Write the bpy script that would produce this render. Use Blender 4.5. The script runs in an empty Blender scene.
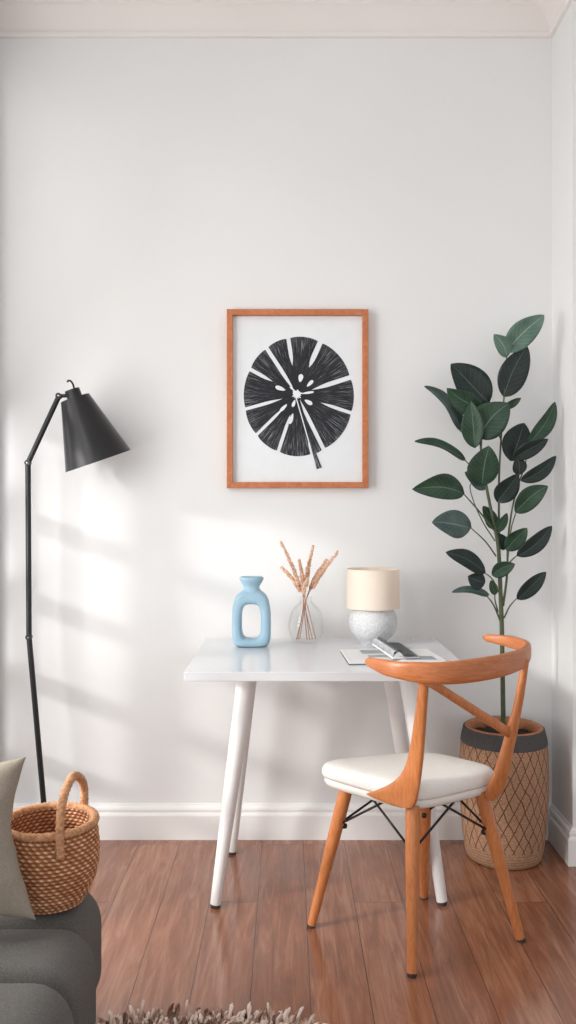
import bpy, bmesh, math, random
from mathutils import Vector, Matrix
random.seed(7)
PI = math.pi
scene = bpy.context.scene
COL = scene.collection

# ------------------------------------------------------------------ camera numbers
D = 3.2            # camera to the back wall (wall plane is y = 0)
H = 1.22           # eye height
F = D / 0.0037     # focal length in pixels of the 576 x 1024 frame
def at(px, py, y):
    """world point that stands at depth y behind / before the wall"""
    d = D + y
    return Vector(((px - 288) * d / F, y, H + (508 - py) * d / F))

# ------------------------------------------------------------------ materials
def lin(c):
    out = []
    for v in c[:3]:
        v = v / 255.0
        out.append(v / 12.92 if v <= 0.04045 else ((v + 0.055) / 1.055) ** 2.4)
    return (out[0], out[1], out[2], 1.0)

class NT:
    def __init__(self, name):
        self.m = bpy.data.materials.new(name)
        self.m.use_nodes = True
        self.t = self.m.node_tree
        self.n = self.t.nodes
        self.b = self.n['Principled BSDF']
        self.out = self.n['Material Output']
    def add(self, typ, **kw):
        nd = self.n.new(typ)
        for k, v in kw.items():
            setattr(nd, k, v)
        return nd
    def link(self, a, b):
        self.t.links.new(a, b)
    def val(self, op, a, b=None, c=None):
        nd = self.add('ShaderNodeMath', operation=op)
        for i, v in enumerate((a, b, c)):
            if v is None: continue
            if isinstance(v, (int, float)): nd.inputs[i].default_value = v
            else: self.link(v, nd.inputs[i])
        return nd.outputs[0]
    def ramp(self, fac, stops):
        nd = self.add('ShaderNodeValToRGB')
        el = nd.color_ramp.elements
        while len(el) < len(stops): el.new(0.5)
        for e, (p, c) in zip(el, stops):
            e.position = p; e.color = c
        self.link(fac, nd.inputs[0])
        return nd.outputs[0]
    def coords(self, kind='Object', scale=(1, 1, 1)):
        tc = self.add('ShaderNodeTexCoord')
        mp = self.add('ShaderNodeMapping')
        mp.inputs['Scale'].default_value = scale
        self.link(tc.outputs[kind], mp.inputs['Vector'])
        return mp.outputs[0]
    def noise(self, vec, scale=5, detail=4, rough=0.5, dist=0):
        nd = self.add('ShaderNodeTexNoise')
        nd.inputs['Scale'].default_value = scale
        nd.inputs['Detail'].default_value = detail
        nd.inputs['Roughness'].default_value = rough
        nd.inputs['Distortion'].default_value = dist
        self.link(vec, nd.inputs['Vector'])
        return nd.outputs['Fac']
    def bump(self, h, strength=0.2, dist=0.01):
        nd = self.add('ShaderNodeBump')
        nd.inputs['Strength'].default_value = strength
        nd.inputs['Distance'].default_value = dist
        self.link(h, nd.inputs['Height'])
        self.link(nd.outputs[0], self.b.inputs['Normal'])

def plain(name, c, rough=0.5, metal=0.0, var=0.06, scale=30, bump=0.0, stretch=(1, 1, 1), spec=0.5, detail=4, bdist=0.004):
    k = NT(name)
    l = lin(c)
    v = k.coords('Object', stretch)
    nz = k.noise(v, scale, detail)
    d = tuple(x * (1 - var) for x in l[:3]) + (1,)
    u = tuple(min(1, x * (1 + var)) for x in l[:3]) + (1,)
    k.link(k.ramp(nz, [(0.3, d), (0.7, u)]), k.b.inputs['Base Color'])
    k.b.inputs['Roughness'].default_value = rough
    k.b.inputs['Metallic'].default_value = metal
    k.b.inputs['Specular IOR Level'].default_value = spec
    if bump: k.bump(nz, bump, bdist)
    return k.m

def wood(name, c1, c2, stretch, rough=0.4, scale=9):
    k = NT(name)
    v = k.coords('Object', stretch)
    n1 = k.noise(v, scale, 6, 0.6, 0.6)
    k.link(k.ramp(n1, [(0.3, lin(c1)), (0.72, lin(c2))]), k.b.inputs['Base Color'])
    k.b.inputs['Roughness'].default_value = rough
    k.bump(n1, 0.06, 0.003)
    return k.m

def floor_mat():
    k = NT('floor_planks')
    tc = k.add('ShaderNodeTexCoord')
    sx = k.add('ShaderNodeSeparateXYZ'); k.link(tc.outputs['Object'], sx.inputs[0])
    cb = k.add('ShaderNodeCombineXYZ')
    k.link(k.val('ADD', sx.outputs[1], 20.06), cb.inputs[0])
    k.link(k.val('ADD', sx.outputs[0], 0.094 + 0.1495 * 40), cb.inputs[1])
    br = k.add('ShaderNodeTexBrick')
    br.offset = 0.37; br.offset_frequency = 3
    k.link(cb.outputs[0], br.inputs['Vector'])
    br.inputs['Color1'].default_value = (0.25, 0.25, 0.25, 1)
    br.inputs['Color2'].default_value = (0.75, 0.75, 0.75, 1)
    br.inputs['Mortar'].default_value = (0, 0, 0, 1)
    br.inputs['Scale'].default_value = 1
    br.inputs['Mortar Size'].default_value = 0.0011
    br.inputs['Mortar Smooth'].default_value = 0.1
    br.inputs['Brick Width'].default_value = 1.25
    br.inputs['Row Height'].default_value = 0.1495
    v = k.add('ShaderNodeCombineXYZ')
    k.link(k.val('MULTIPLY', sx.outputs[0], 14.0), v.inputs[0])
    k.link(k.val('MULTIPLY', sx.outputs[1], 1.3), v.inputs[1])
    rgb = k.add('ShaderNodeSeparateColor'); k.link(br.outputs['Color'], rgb.inputs[0])
    k.link(k.val('MULTIPLY', rgb.outputs[0], 37.0), v.inputs[2])
    g = k.noise(v.outputs[0], 2.6, 8, 0.62, 0.9)
    fine = k.add('ShaderNodeCombineXYZ')
    k.link(k.val('MULTIPLY', sx.outputs[0], 90.0), fine.inputs[0])
    k.link(k.val('MULTIPLY', sx.outputs[1], 5.0), fine.inputs[1])
    g2 = k.noise(fine.outputs[0], 2.0, 5, 0.6)
    mixv = k.val('ADD', k.val('MULTIPLY', g, 0.62), k.val('ADD', k.val('MULTIPLY', g2, 0.20), k.val('MULTIPLY', rgb.outputs[0], 0.18)))
    col = k.ramp(mixv, [(0.30, lin(FLOOR_C[0])), (0.50, lin(FLOOR_C[1])), (0.72, lin(FLOOR_C[2]))])
    mx = k.add('ShaderNodeMix', data_type='RGBA')
    k.link(br.outputs['Fac'], mx.inputs['Factor'])
    k.link(col, mx.inputs[6]); mx.inputs[7].default_value = lin((62, 32, 22))
    k.link(mx.outputs[2], k.b.inputs['Base Color'])
    k.link(k.val('ADD', k.val('MULTIPLY', g2, 0.12), 0.12), k.b.inputs['Roughness'])
    k.b.inputs['Specular IOR Level'].default_value = 0.95
    k.bump(k.val('ADD', k.val('MULTIPLY', br.outputs['Fac'], -1.0), k.val('MULTIPLY', g2, 0.25)), 0.22, 0.002)
    return k.m

FLOOR_C = ((104, 63, 44), (146, 93, 67), (186, 136, 108))

def attr_mat(name, attr, stops, rough=0.7, bump=0.0, nscale=60, namp=0.25):
    k = NT(name)
    a = k.add('ShaderNodeAttribute'); a.attribute_name = attr
    n = k.noise(k.coords('Object'), nscale, 4)
    f = k.val('ADD', a.outputs['Fac'], k.val('MULTIPLY', k.val('SUBTRACT', n, 0.5), namp))
    k.link(k.ramp(f, [(p, lin(c)) for p, c in stops]), k.b.inputs['Base Color'])
    k.b.inputs['Roughness'].default_value = rough
    k.b.inputs['Specular IOR Level'].default_value = 0.25
    if bump: k.bump(n, bump, 0.003)
    return k.m

def leaf_mat(name, dark, light, vein, rough=0.42):
    k = NT(name)
    uv = k.add('ShaderNodeUVMap'); uv.uv_map = 'leaf'
    s = k.add('ShaderNodeSeparateXYZ'); k.link(uv.outputs[0], s.inputs[0])
    ac = k.val('ABSOLUTE', k.val('SUBTRACT', s.outputs[0], 0.5))
    mid = k.val('LESS_THAN', ac, 0.018)
    ph = k.val('FRACT', k.val('MULTIPLY', k.val('SUBTRACT', s.outputs[1], k.val('MULTIPLY', ac, 0.55)), 9.0))
    side = k.val('LESS_THAN', k.val('ABSOLUTE', k.val('SUBTRACT', ph, 0.5)), 0.045)
    vn = k.val('MAXIMUM', mid, k.val('MULTIPLY', side, 0.32))
    n = k.noise(k.coords('Object'), 22, 3)
    base = k.ramp(n, [(0.3, lin(dark)), (0.75, lin(light))])
    mx = k.add('ShaderNodeMix', data_type='RGBA')
    k.link(vn, mx.inputs['Factor']); k.link(base, mx.inputs[6]); mx.inputs[7].default_value = lin(vein)
    k.link(mx.outputs[2], k.b.inputs['Base Color'])
    k.b.inputs['Roughness'].default_value = rough
    k.b.inputs['Specular IOR Level'].default_value = 0.35
    k.bump(k.val('SUBTRACT', n, vn), 0.15, 0.002)
    return k.m

M = {}
M['wall'] = plain('wall_paint', (231, 232, 232), 0.8, var=0.008, scale=3, spec=0.2)
M['trim'] = plain('trim_paint', (240, 239, 238), 0.45, var=0.008, scale=4, spec=0.35)
M['crown'] = plain('crown_paint', (235, 231, 228), 0.6, var=0.01, scale=4, spec=0.3)
M['floor'] = floor_mat()
M['desk'] = plain('desk_lacquer', (216, 217, 220), 0.16, var=0.01, scale=4)
M['deskleg'] = plain('leg_lacquer', (234, 233, 232), 0.32, var=0.012, scale=6)
M['rubber'] = plain('dark_rubber', (58, 50, 46), 0.7)
M['chairwood'] = wood('chair_wood', (178, 104, 58), (205, 133, 80), (14, 14, 2.2), 0.36)
M['railwood'] = wood('rail_wood', (170, 96, 54), (200, 126, 76), (2.5, 2.5, 22), 0.34)
M['boucle'] = plain('seat_fabric', (236, 233, 228), 0.95, var=0.05, scale=260, bump=0.5, spec=0.1, bdist=0.003)
M['shellwhite'] = plain('seat_shell_fabric', (232, 228, 222), 0.9, var=0.04, scale=240, bump=0.3, spec=0.1)
M['blackmetal'] = plain('black_metal', (34, 34, 36), 0.42, metal=0.3, var=0.1)
M['lampblack'] = plain('lamp_black', (38, 38, 40), 0.33, metal=0.25, var=0.06, scale=6)
M['lampinner'] = plain('lamp_inner', (215, 212, 205), 0.6)
M['chrome'] = plain('steel', (180, 180, 182), 0.25, metal=0.9)
M['framewood'] = wood('frame_wood', (176, 100, 58), (202, 128, 82), (5, 5, 5), 0.42)
M['paper'] = plain('print_paper', (229, 234, 237), 0.7, var=0.012, scale=25)
M['bluevase'] = plain('blue_ceramic', (154, 188, 206), 0.45, var=0.07, scale=14, bump=0.08)
M['lampbase'] = plain('textured_plaster', (208, 210, 212), 0.85, var=0.16, scale=210, bump=0.9, bdist=0.004, detail=2)
M['grass'] = plain('dried_grass', (230, 186, 158), 0.85, var=0.35, scale=170, bump=0.4)
M['grassstem'] = plain('dried_stem', (178, 124, 92), 0.8, var=0.2, scale=60)
M['page'] = plain('page_white', (232, 232, 231), 0.6, var=0.02, scale=20)
M['cover'] = plain('cover_dark', (72, 76, 80), 0.5, var=0.15, scale=25)
M['photo'] = plain('printed_photo', (150, 156, 162), 0.4, var=0.4, scale=40, stretch=(1, 4, 1))
M['greypage'] = plain('grey_page', (120, 126, 132), 0.38, var=0.25, scale=35, stretch=(8, 1, 8))
M['silverpage'] = plain('silver_page', (176, 180, 184), 0.25, var=0.25, scale=30, stretch=(10, 1, 1), metal=0.2)
M['sofa'] = plain('sofa_fabric', (105, 102, 99), 0.92, var=0.22, scale=330, bump=0.35, spec=0.15, bdist=0.002)
M['linen'] = plain('linen', (158, 148, 135), 0.95, var=0.12, scale=300, bump=0.35, spec=0.1, bdist=0.002)
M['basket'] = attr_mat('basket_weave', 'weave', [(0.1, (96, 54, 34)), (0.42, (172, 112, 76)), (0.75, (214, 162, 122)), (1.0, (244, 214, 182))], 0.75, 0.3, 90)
M['rope'] = plain('basket_rope', (206, 152, 112), 0.8, var=0.3, scale=120, bump=0.7, bdist=0.004)
M['rug'] = plain('rug_backing', (150, 128, 114), 0.95, var=0.2, scale=90)
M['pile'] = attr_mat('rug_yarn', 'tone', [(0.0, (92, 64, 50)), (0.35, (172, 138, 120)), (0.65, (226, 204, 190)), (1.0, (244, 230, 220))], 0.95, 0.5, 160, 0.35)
M['band'] = plain('charcoal_band', (74, 72, 72), 0.8, var=0.12, scale=120, bump=0.2)
M['liner'] = wood('liner_wood', (150, 92, 58), (188, 128, 88), (20, 20, 4), 0.6)
M['soil'] = plain('soil', (52, 40, 33), 0.95, var=0.5, scale=60, bump=1.0, bdist=0.01)
M['plantstem'] = plain('plant_stem', (72, 82, 54), 0.6, var=0.25, scale=40)
M['leaf_dark'] = leaf_mat('leaf_dark', (24, 35, 34), (38, 52, 49), (70, 88, 80))
M['leaf_mid'] = leaf_mat('leaf_mid', (34, 56, 43), (54, 82, 62), (92, 118, 96))
M['leaf_pale'] = leaf_mat('leaf_pale', (78, 106, 94), (104, 132, 116), (150, 172, 156))
M['leaf_grey'] = leaf_mat('leaf_grey', (52, 70, 68), (80, 100, 96), (110, 130, 124))
M['sun_filter'] = None

def pot_mat():
    k = NT('pot_weave')
    uv = k.add('ShaderNodeUVMap'); uv.uv_map = 'wrap'
    n = k.noise(k.coords('Object'), 9, 3)
    s = k.add('ShaderNodeSeparateXYZ'); k.link(uv.outputs[0], s.inputs[0])
    wob = k.val('MULTIPLY', k.val('SUBTRACT', n, 0.5), 0.55)
    u = k.val('ADD', k.val('MULTIPLY', s.outputs[0], 26.0), wob)
    v = k.val('ADD', k.val('MULTIPLY', s.outputs[1], 6.0), wob)
    def dist(x):
        return k.val('ABSOLUTE', k.val('SUBTRACT', k.val('FRACT', x), 0.5))
    a = dist(k.val('ADD', u, v)); b = dist(k.val('SUBTRACT', u, v))
    d = k.val('MINIMUM', a, b)
    line = k.val('LESS_THAN', d, 0.048)
    fine = k.noise(k.coords('Object', (1, 1, 2.5)), 130, 4)
    inb = k.val('GREATER_THAN', s.outputs[1], 0.14)
    line = k.val('MULTIPLY', line, inb)
    coil = k.val('LESS_THAN', k.val('FRACT', k.val('MULTIPLY', s.outputs[1], 42.0)), 0.25)
    coil = k.val('MULTIPLY', coil, k.val('SUBTRACT', 1.0, inb))
    base = k.ramp(fine, [(0.3, lin((140, 102, 78))), (0.7, lin((186, 148, 118)))])
    mx = k.add('ShaderNodeMix', data_type='RGBA')
    k.link(k.val('MAXIMUM', line, k.val('MULTIPLY', coil, 0.45)), mx.inputs['Factor'])
    k.link(base, mx.inputs[6]); mx.inputs[7].default_value = lin((92, 58, 38))
    k.link(mx.outputs[2], k.b.inputs['Base Color'])
    k.b.inputs['Roughness'].default_value = 0.85
    k.bump(k.val('SUBTRACT', k.val('MULTIPLY', fine, 0.5), line), 0.6, 0.004)
    return k.m
M['pot'] = pot_mat()

def ink_mat():
    k = NT('print_ink')
    uv = k.add('ShaderNodeUVMap'); uv.uv_map = 'polar'
    s = k.add('ShaderNodeSeparateXYZ'); k.link(uv.outputs[0], s.inputs[0])
    c = k.add('ShaderNodeCombineXYZ')
    k.link(k.val('MULTIPLY', s.outputs[0], 105.0), c.inputs[0])
    k.link(k.val('MULTIPLY', s.outputs[1], 3.0), c.inputs[1])
    n = k.noise(c.outputs[0], 1.0, 3, 0.6)
    edge = k.val('MULTIPLY', s.outputs[1], 0.14)
    f = k.val('ADD', n, edge)
    k.link(k.ramp(f, [(0.66, lin((50, 51, 55))), (0.78, lin((150, 154, 158)))]), k.b.inputs['Base Color'])
    k.b.inputs['Roughness'].default_value = 0.9
    k.b.inputs['Specular IOR Level'].default_value = 0.1
    return k.m
M['ink'] = ink_mat()

def glass_mat():
    k = NT('clear_glass')
    tr = k.add('ShaderNodeBsdfTransparent'); tr.inputs[0].default_value = (0.99, 0.992, 0.992, 1)
    gl = k.add('ShaderNodeBsdfGlossy'); gl.inputs['Roughness'].default_value = 0.03
    lw = k.add('ShaderNodeLayerWeight'); lw.inputs[0].default_value = 0.12
    n = k.noise(k.coords('Object'), 8, 2)
    f = k.val('ADD', k.val('MULTIPLY', lw.outputs['Fresnel'], 0.30), k.val('MULTIPLY', n, 0.03))
    mx = k.add('ShaderNodeMixShader')
    k.link(f, mx.inputs[0]); k.link(tr.outputs[0], mx.inputs[1]); k.link(gl.outputs[0], mx.inputs[2])
    k.link(mx.outputs[0], k.out.inputs['Surface'])
    return k.m
M['glass'] = glass_mat()

def shade_mat():
    k = NT('shade_linen')
    df = k.add('ShaderNodeBsdfDiffuse'); tl = k.add('ShaderNodeBsdfTranslucent')
    n = k.noise(k.coords('Object', (1, 1, 4)), 180, 3)
    c = k.ramp(n, [(0.3, lin((249, 238, 226))), (0.7, lin((253, 245, 236)))])
    k.link(c, df.inputs[0]); k.link(c, tl.inputs[0])
    mx = k.add('ShaderNodeMixShader'); mx.inputs[0].default_value = 0.45
    k.link(df.outputs[0], mx.inputs[1]); k.link(tl.outputs[0], mx.inputs[2])
    k.link(mx.outputs[0], k.out.inputs['Surface'])
    return k.m
M['shade'] = shade_mat()

def sun_filter_mat():
    k = NT('sheer_sun_filter')
    tr = k.add('ShaderNodeBsdfTransparent')
    df = k.add('ShaderNodeBsdfTranslucent')
    n = k.noise(k.coords('Object'), 40, 2)
    k.link(k.ramp(n, [(0.3, lin((225, 224, 222))), (0.7, lin((232, 231, 229)))]), df.inputs[0])
    mx = k.add('ShaderNodeMixShader'); mx.inputs[0].default_value = 0.68
    k.link(tr.outputs[0], mx.inputs[1]); k.link(df.outputs[0], mx.inputs[2])
    k.link(mx.outputs[0], k.out.inputs['Surface'])
    return k.m
M['sun_filter'] = sun_filter_mat()

# ------------------------------------------------------------------ mesh helpers
def obj(name, bm, mats, parent=None, smooth=True, bevel=0, sub=0, autosmooth=None):
    me = bpy.data.meshes.new(name)
    bmesh.ops.recalc_face_normals(bm, faces=bm.faces[:])
    bm.to_mesh(me); bm.free()
    for m in (mats if isinstance(mats, (list, tuple)) else [mats]):
        me.materials.append(m)
    if smooth:
        me.shade_smooth()
        if autosmooth: 
            for e in me.edges: pass
            me.set_sharp_from_angle(angle=math.radians(autosmooth))
    o = bpy.data.objects.new(name, me)
    COL.objects.link(o)
    if parent: 
        o.parent = parent
        o.matrix_parent_inverse = parent.matrix_world.inverted() if not parent_is_root_moved(parent) else Matrix.Translation(-world_loc(parent))
    if bevel:
        b = o.modifiers.new('bevel', 'BEVEL'); b.width = bevel; b.segments = 3; b.limit_method = 'ANGLE'
        b.harden_normals = False
    if sub:
        s = o.modifiers.new('sub', 'SUBSURF'); s.levels = sub; s.render_levels = sub
    return o
LOC = {}
def world_loc(o): return LOC.get(o.name, Vector((0, 0, 0)))
def parent_is_root_moved(o): return True

def thing(name, label, cat, loc=(0, 0, 0), group=None):
    o = bpy.data.objects.new(name, None)
    COL.objects.link(o)
    o.location = loc
    o.empty_display_size = 0.05
    LOC[o.name] = Vector(loc)
    o['label'] = label; o['category'] = cat
    if group: o['group'] = group
    return o
def tag(o, label, cat, group=None):
    o['label'] = label; o['category'] = cat
    if group: o['group'] = group
    return o
def struct(name, bm, m, parent=None, **kw):
    o = obj(name, bm, m, parent, **kw)
    if not parent: o['kind'] = 'structure'
    return o

def box(bm, x0, x1, y0, y1, z0, z1):
    vs = [bm.verts.new((x, y, z)) for x in (x0, x1) for y in (y0, y1) for z in (z0, z1)]
    for f in ((0, 1, 3, 2), (4, 6, 7, 5), (0, 4, 5, 1), (2, 3, 7, 6), (0, 2, 6, 4), (1, 5, 7, 3)):
        bm.faces.new([vs[i] for i in f])
    return bm

def sgn(v, p): return math.copysign(abs(v) ** p, v)

def sweep(bm, pts, A, B, up=(0, 0, 1), n=12, e=1.0, cap=True):
    """tube through pts; half-width A(t) along side, B(t) along up; e<1 squares the section"""
    pts = [Vector(p) for p in pts]; N = len(pts)
    up = Vector(up)
    rings = []
    for i, p in enumerate(pts):
        t = (pts[min(i + 1, N - 1)] - pts[max(i - 1, 0)]).normalized()
        s = t.cross(up)
        if s.length < 1e-4: s = t.cross(Vector((0, 1, 0.01)))
        s.normalize(); u = s.cross(t).normalized()
        f = i / (N - 1)
        a = A(f) if callable(A) else A
        b = B(f) if callable(B) else B
        ring = []
        for k in range(n):
            q = 2 * PI * (k + 0.5) / n
            ring.append(bm.verts.new(p + s * a * sgn(math.cos(q), e) + u * b * sgn(math.sin(q), e)))
        rings.append(ring)
    for i in range(N - 1):
        for k in range(n):
            bm.faces.new((rings[i][k], rings[i][(k + 1) % n], rings[i + 1][(k + 1) % n], rings[i + 1][k]))
    if cap:
        bm.faces.new(rings[0][::-1]); bm.faces.new(rings[-1])
    return bm

def spline(pts, n):
    """Catmull-Rom through pts"""
    pts = [Vector(p) for p in pts]
    P = [pts[0] * 2 - pts[1]] + pts + [pts[-1] * 2 - pts[-2]]
    out = []
    segs = len(pts) - 1
    for i in range(n + 1):
        u = i / n * segs
        s = min(int(u), segs - 1); t = u - s
        a, b, c, d = P[s], P[s + 1], P[s + 2], P[s + 3]
        out.append(0.5 * ((2 * b) + (c - a) * t + (2 * a - 5 * b + 4 * c - d) * t * t + (3 * b - a - 3 * c + d) * t ** 3))
    return out

def interp(vals):
    def f(t):
        u = t * (len(vals) - 1); i = min(int(u), len(vals) - 2); k = u - i
        k = k * k * (3 - 2 * k)
        return vals[i] * (1 - k) + vals[i + 1] * k
    return f

def lathe(bm, prof, c=(0, 0, 0), n=48, axis=None, sx=1, sy=1, uvname=None):
    """prof: list of (r, z).  axis: optional direction"""
    c = Vector(c)
    R = Matrix.Identity(3)
    if axis is not None:
        R = Vector((0, 0, 1)).rotation_difference(Vector(axis).normalized()).to_matrix()
    rings = []
    for r, z in prof:
        if r < 1e-6:
            rings.append([bm.verts.new(c + R @ Vector((0, 0, z)))])
        else:
            rings.append([bm.verts.new(c + R @ Vector((r * sx * math.cos(2 * PI * k / n), r * sy * math.sin(2 * PI * k / n), z))) for k in range(n)])
    lay = bm.loops.layers.uv.new(uvname) if uvname else None
    z0 = prof[0][1]; z1 = prof[-1][1]
    zs = [p[1] for p in prof]; z0, z1 = min(zs), max(zs)
    for i in range(len(rings) - 1):
        a, b = rings[i], rings[i + 1]
        for k in range(n):
            if len(a) == 1 and len(b) == 1: break
            if len(a) == 1: f = bm.faces.new((a[0], b[(k + 1) % n], b[k]))
            elif len(b) == 1: f = bm.faces.new((a[k], a[(k + 1) % n], b[0]))
            else:
                f = bm.faces.new((a[k], a[(k + 1) % n], b[(k + 1) % n], b[k]))
                if lay:
                    va = (prof[i][1] - z0) / (z1 - z0); vb = (prof[i + 1][1] - z0) / (z1 - z0)
                    for lp, uvv in zip(f.loops, ((k / n, va), ((k + 1) / n, va), ((k + 1) / n, vb), (k / n, vb))):
                        lp[lay].uv = uvv
    return bm

def prism(bm, pts, off):
    """planar polygon (3-D points) extruded by off"""
    off = Vector(off)
    a = [bm.verts.new(Vector(p)) for p in pts]; b = [bm.verts.new(Vector(p) + off) for p in pts]
    n = len(a)
    bm.faces.new(a[::-1]); bm.faces.new(b)
    for i in range(n):
        bm.faces.new((a[i], a[(i + 1) % n], b[(i + 1) % n], b[i]))
    return bm

def extrude_profile(bm, prof, path, closed=True):
    """prof: (out, z) section carried along a horizontal path of (point, outward) mitre pairs"""
    rings = []
    for p, o in path:
        p = Vector(p); o = Vector(o)
        rings.append([bm.verts.new(p + o * a + Vector((0, 0, z))) for a, z in prof])
    n = len(prof)
    for i in range(len(rings) - 1):
        for k in range(n if closed else n - 1):
            bm.faces.new((rings[i][k], rings[i][(k + 1) % n], rings[i + 1][(k + 1) % n], rings[i + 1][k]))
    bm.faces.new(rings[0][::-1]); bm.faces.new(rings[-1])
    return bm

B = bmesh.new
# ------------------------------------------------------------------ the room
XL, XR, YR, ZC = -1.075, 0.976, -0.235, 3.09
struct('floor', box(B(), -3.2, 3.2, -5.0, 0.1, -0.08, 0.0), M['floor'], smooth=False)
struct('ceiling', box(B(), -1.2, 2.8, -3.0, 0.1, ZC, ZC + 0.1), M['wall'], smooth=False)
struct('wall_back', box(B(), -1.2, XR + 0.02, 0.0, 0.12, 0.0, ZC), M['wall'], smooth=False)
struct('wall_right', box(B(), XR, 2.8, YR, 0.12, 0.0, ZC), M['wall'], smooth=False)
TH = 0.05
wb = B()
def wl(y0, y1, z0, z1): box(wb, XL - TH, XL, y0, y1, z0, z1)
O1 = (-0.76, -0.075); O2 = (-1.75, -0.90); ZS, ZH = 0.10, 2.79
wl(O1[1], 0.12, 0, ZC); wl(O2[1], O1[0], 0, ZC); wl(-3.0, O2[0], 0, ZC)
for o_ in (O1, O2):
    wl(o_[0], o_[1], 0, ZS); wl(o_[0], o_[1], ZH, ZC)
struct('wall_left', wb, M['wall'], smooth=False)
def window(name, y0, y1, mull, sun_filter=True):
    fb = B()
    x0, x1 = XL - 0.04, XL - 0.015
    for z in (0.34, 0.635, 0.931, 1.227, 1.60):
        w = 0.034 if z < 1.5 else 0.05
        box(fb, x0, x1, y0, y1, z - w, z + w)
    for a, b in mull: box(fb, x0 - .001, x1 + .001, a, b, ZS, ZH)
    root = struct(name, fb, M['trim'], smooth=False)
    if not sun_filter: return
    bb = B(); box(bb, XL - 0.03, XL - 0.026, y0 + 0.001, y1 - .001, 1.6, ZH - .002)
    obj('sun_filter', bb, M['sun_filter'], root, smooth=False)  # unseen sheet added to dim and soften sun through the upper opening
window('window_1', O1[0], O1[1], [(-0.360, -0.262)])
window('window_2', O2[0], O2[1], [(-1.20, -1.15)])

bp = [(0, 0), (0.022, 0), (0.022, 0.088), (0.019, 0.094), (0.014, 0.097), (0.014, 0.103), (0.017, 0.107), (0.014, 0.116), (0.006, 0.121), (0.004, 0.128), (0, 0.128)]
struct('baseboard_back', extrude_profile(B(), bp, [((XL, 0, 0), (0, -1, 0)), ((XR, 0, 0), (-1, -1, 0))]), M['trim'], smooth=False)
struct('baseboard_right', extrude_profile(B(), bp, [((XR, 0, 0), (-1, -1, 0)), ((XR, YR, 0), (-1, -1, 0)), ((2.8, YR, 0), (0, -1, 0))]), M['trim'], smooth=False)
struct('baseboard_left', extrude_profile(B(), bp, [((XL, 0, 0), (1, -1, 0)), ((XL, O1[1] - 0.0, 0), (1, 0, 0))]), M['trim'], smooth=False)
zc = 2.958
cp = [(0, 0), (0.014, 0), (0.018, 0.006), (0.018, 0.016), (0.012, 0.021), (0.012, 0.026), (0.02, 0.034), (0.034, 0.056), (0.058, 0.078), (0.075, 0.088), (0.075, 0.096), (0.082, 0.1), (0.09, 0.108), (0.1, 0.115), (0.1, 0.131), (0, 0.131)]
cp = [(a * 0.9, z + zc) for a, z in cp]
struct('trim_1', extrude_profile(B(), cp, [((XL, 0, 0), (0, -1, 0)), ((XR, 0, 0), (-1, -1, 0))]), M['crown'], smooth=True, autosmooth=25)
struct('trim_2', extrude_profile(B(), cp, [((XR, 0, 0), (-1, -1, 0)), ((XR, YR, 0), (-1, -1, 0)), ((2.8, YR, 0), (0, -1, 0))]), M['crown'], smooth=True, autosmooth=25)

# ------------------------------------------------------------------ desk
desk = thing('writing_desk', 'white lacquered desk with four tapered splayed legs against the wall', 'desk', (0.117, -0.4, 0))
ZT = 0.75
obj('tabletop', box(B(), -0.298, 0.532, -0.722, -0.073, ZT - 0.027, ZT), M['desk'], desk, smooth=False, bevel=0.002)
ab = B(); box(ab, -0.19, 0.43, -0.56, -0.17, ZT - 0.05, ZT - 0.027)
obj('underframe', ab, M['deskleg'], desk, smooth=False)
for foot, top in (((-0.222, -0.555), (-0.125, -0.515)), ((-0.198, -0.145), (-0.128, -0.19)), ((0.474, -0.537), (0.375, -0.465)), ((0.452, -0.145), (0.347, -0.20))):
    lb = B()
    p0 = Vector((top[0], top[1], ZT - 0.03)); p1 = Vector((foot[0], foot[1], 0.010))
    r0, r1 = 0.031, 0.0165
    sweep(lb, [p0.lerp(p1, i / 8) for i in range(9)], lambda t: r0 + (r1 - r0) * t, lambda t: r0 + (r1 - r0) * t, up=(0, 1, 0), n=24)
    leg = obj('leg', lb, M['deskleg'], desk, autosmooth=40)
    g = B(); lathe(g, [(0, 0), (0.015, 0), (0.0155, 0.012), (0, 0.012)], (foot[0], foot[1], 0), 20)
    obj('foot_pad', g, M['rubber'], leg, autosmooth=40)

# ------------------------------------------------------------------ chair
LEGS = {'N': ((0.323, -0.946), (0.337, -0.86)), 'L': ((0.067, -0.681), (0.170, -0.700)), 'R': ((0.656, -0.763), (0.548, -0.742)), 'F': ((0.4255, -0.494), (0.408, -0.625))}
chair = thing('dining_chair', 'curved-back wooden chair with white upholstered seat beside the white desk', 'chair', (0.367, -0.72, 0))
def legpt(k, z):
    f, t = LEGS[k]
    u = z / 0.415
    return Vector((f[0] + (t[0] - f[0]) * u, f[1] + (t[1] - f[1]) * u, z))
for k in LEGS:
    lb = B()
    pts = [legpt(k, 0.416 - 0.408 * i / 10) for i in range(11)]
    rr = lambda t: 0.0195 - 0.0065 * t + 0.0015 * math.sin(PI * min(1, t * 1.6))
    sweep(lb, pts, rr, rr, up=(0, 1, 0), n=24)
    leg = obj('leg', lb, M['chairwood'], chair, autosmooth=40)
    p = legpt(k, 0.0)
    g = B(); lathe(g, [(0, 0), (0.0128, 0), (0.0132, 0.009), (0, 0.009)], p, 20)
    obj('foot_pad', g, M['rubber'], leg, autosmooth=40)

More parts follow.
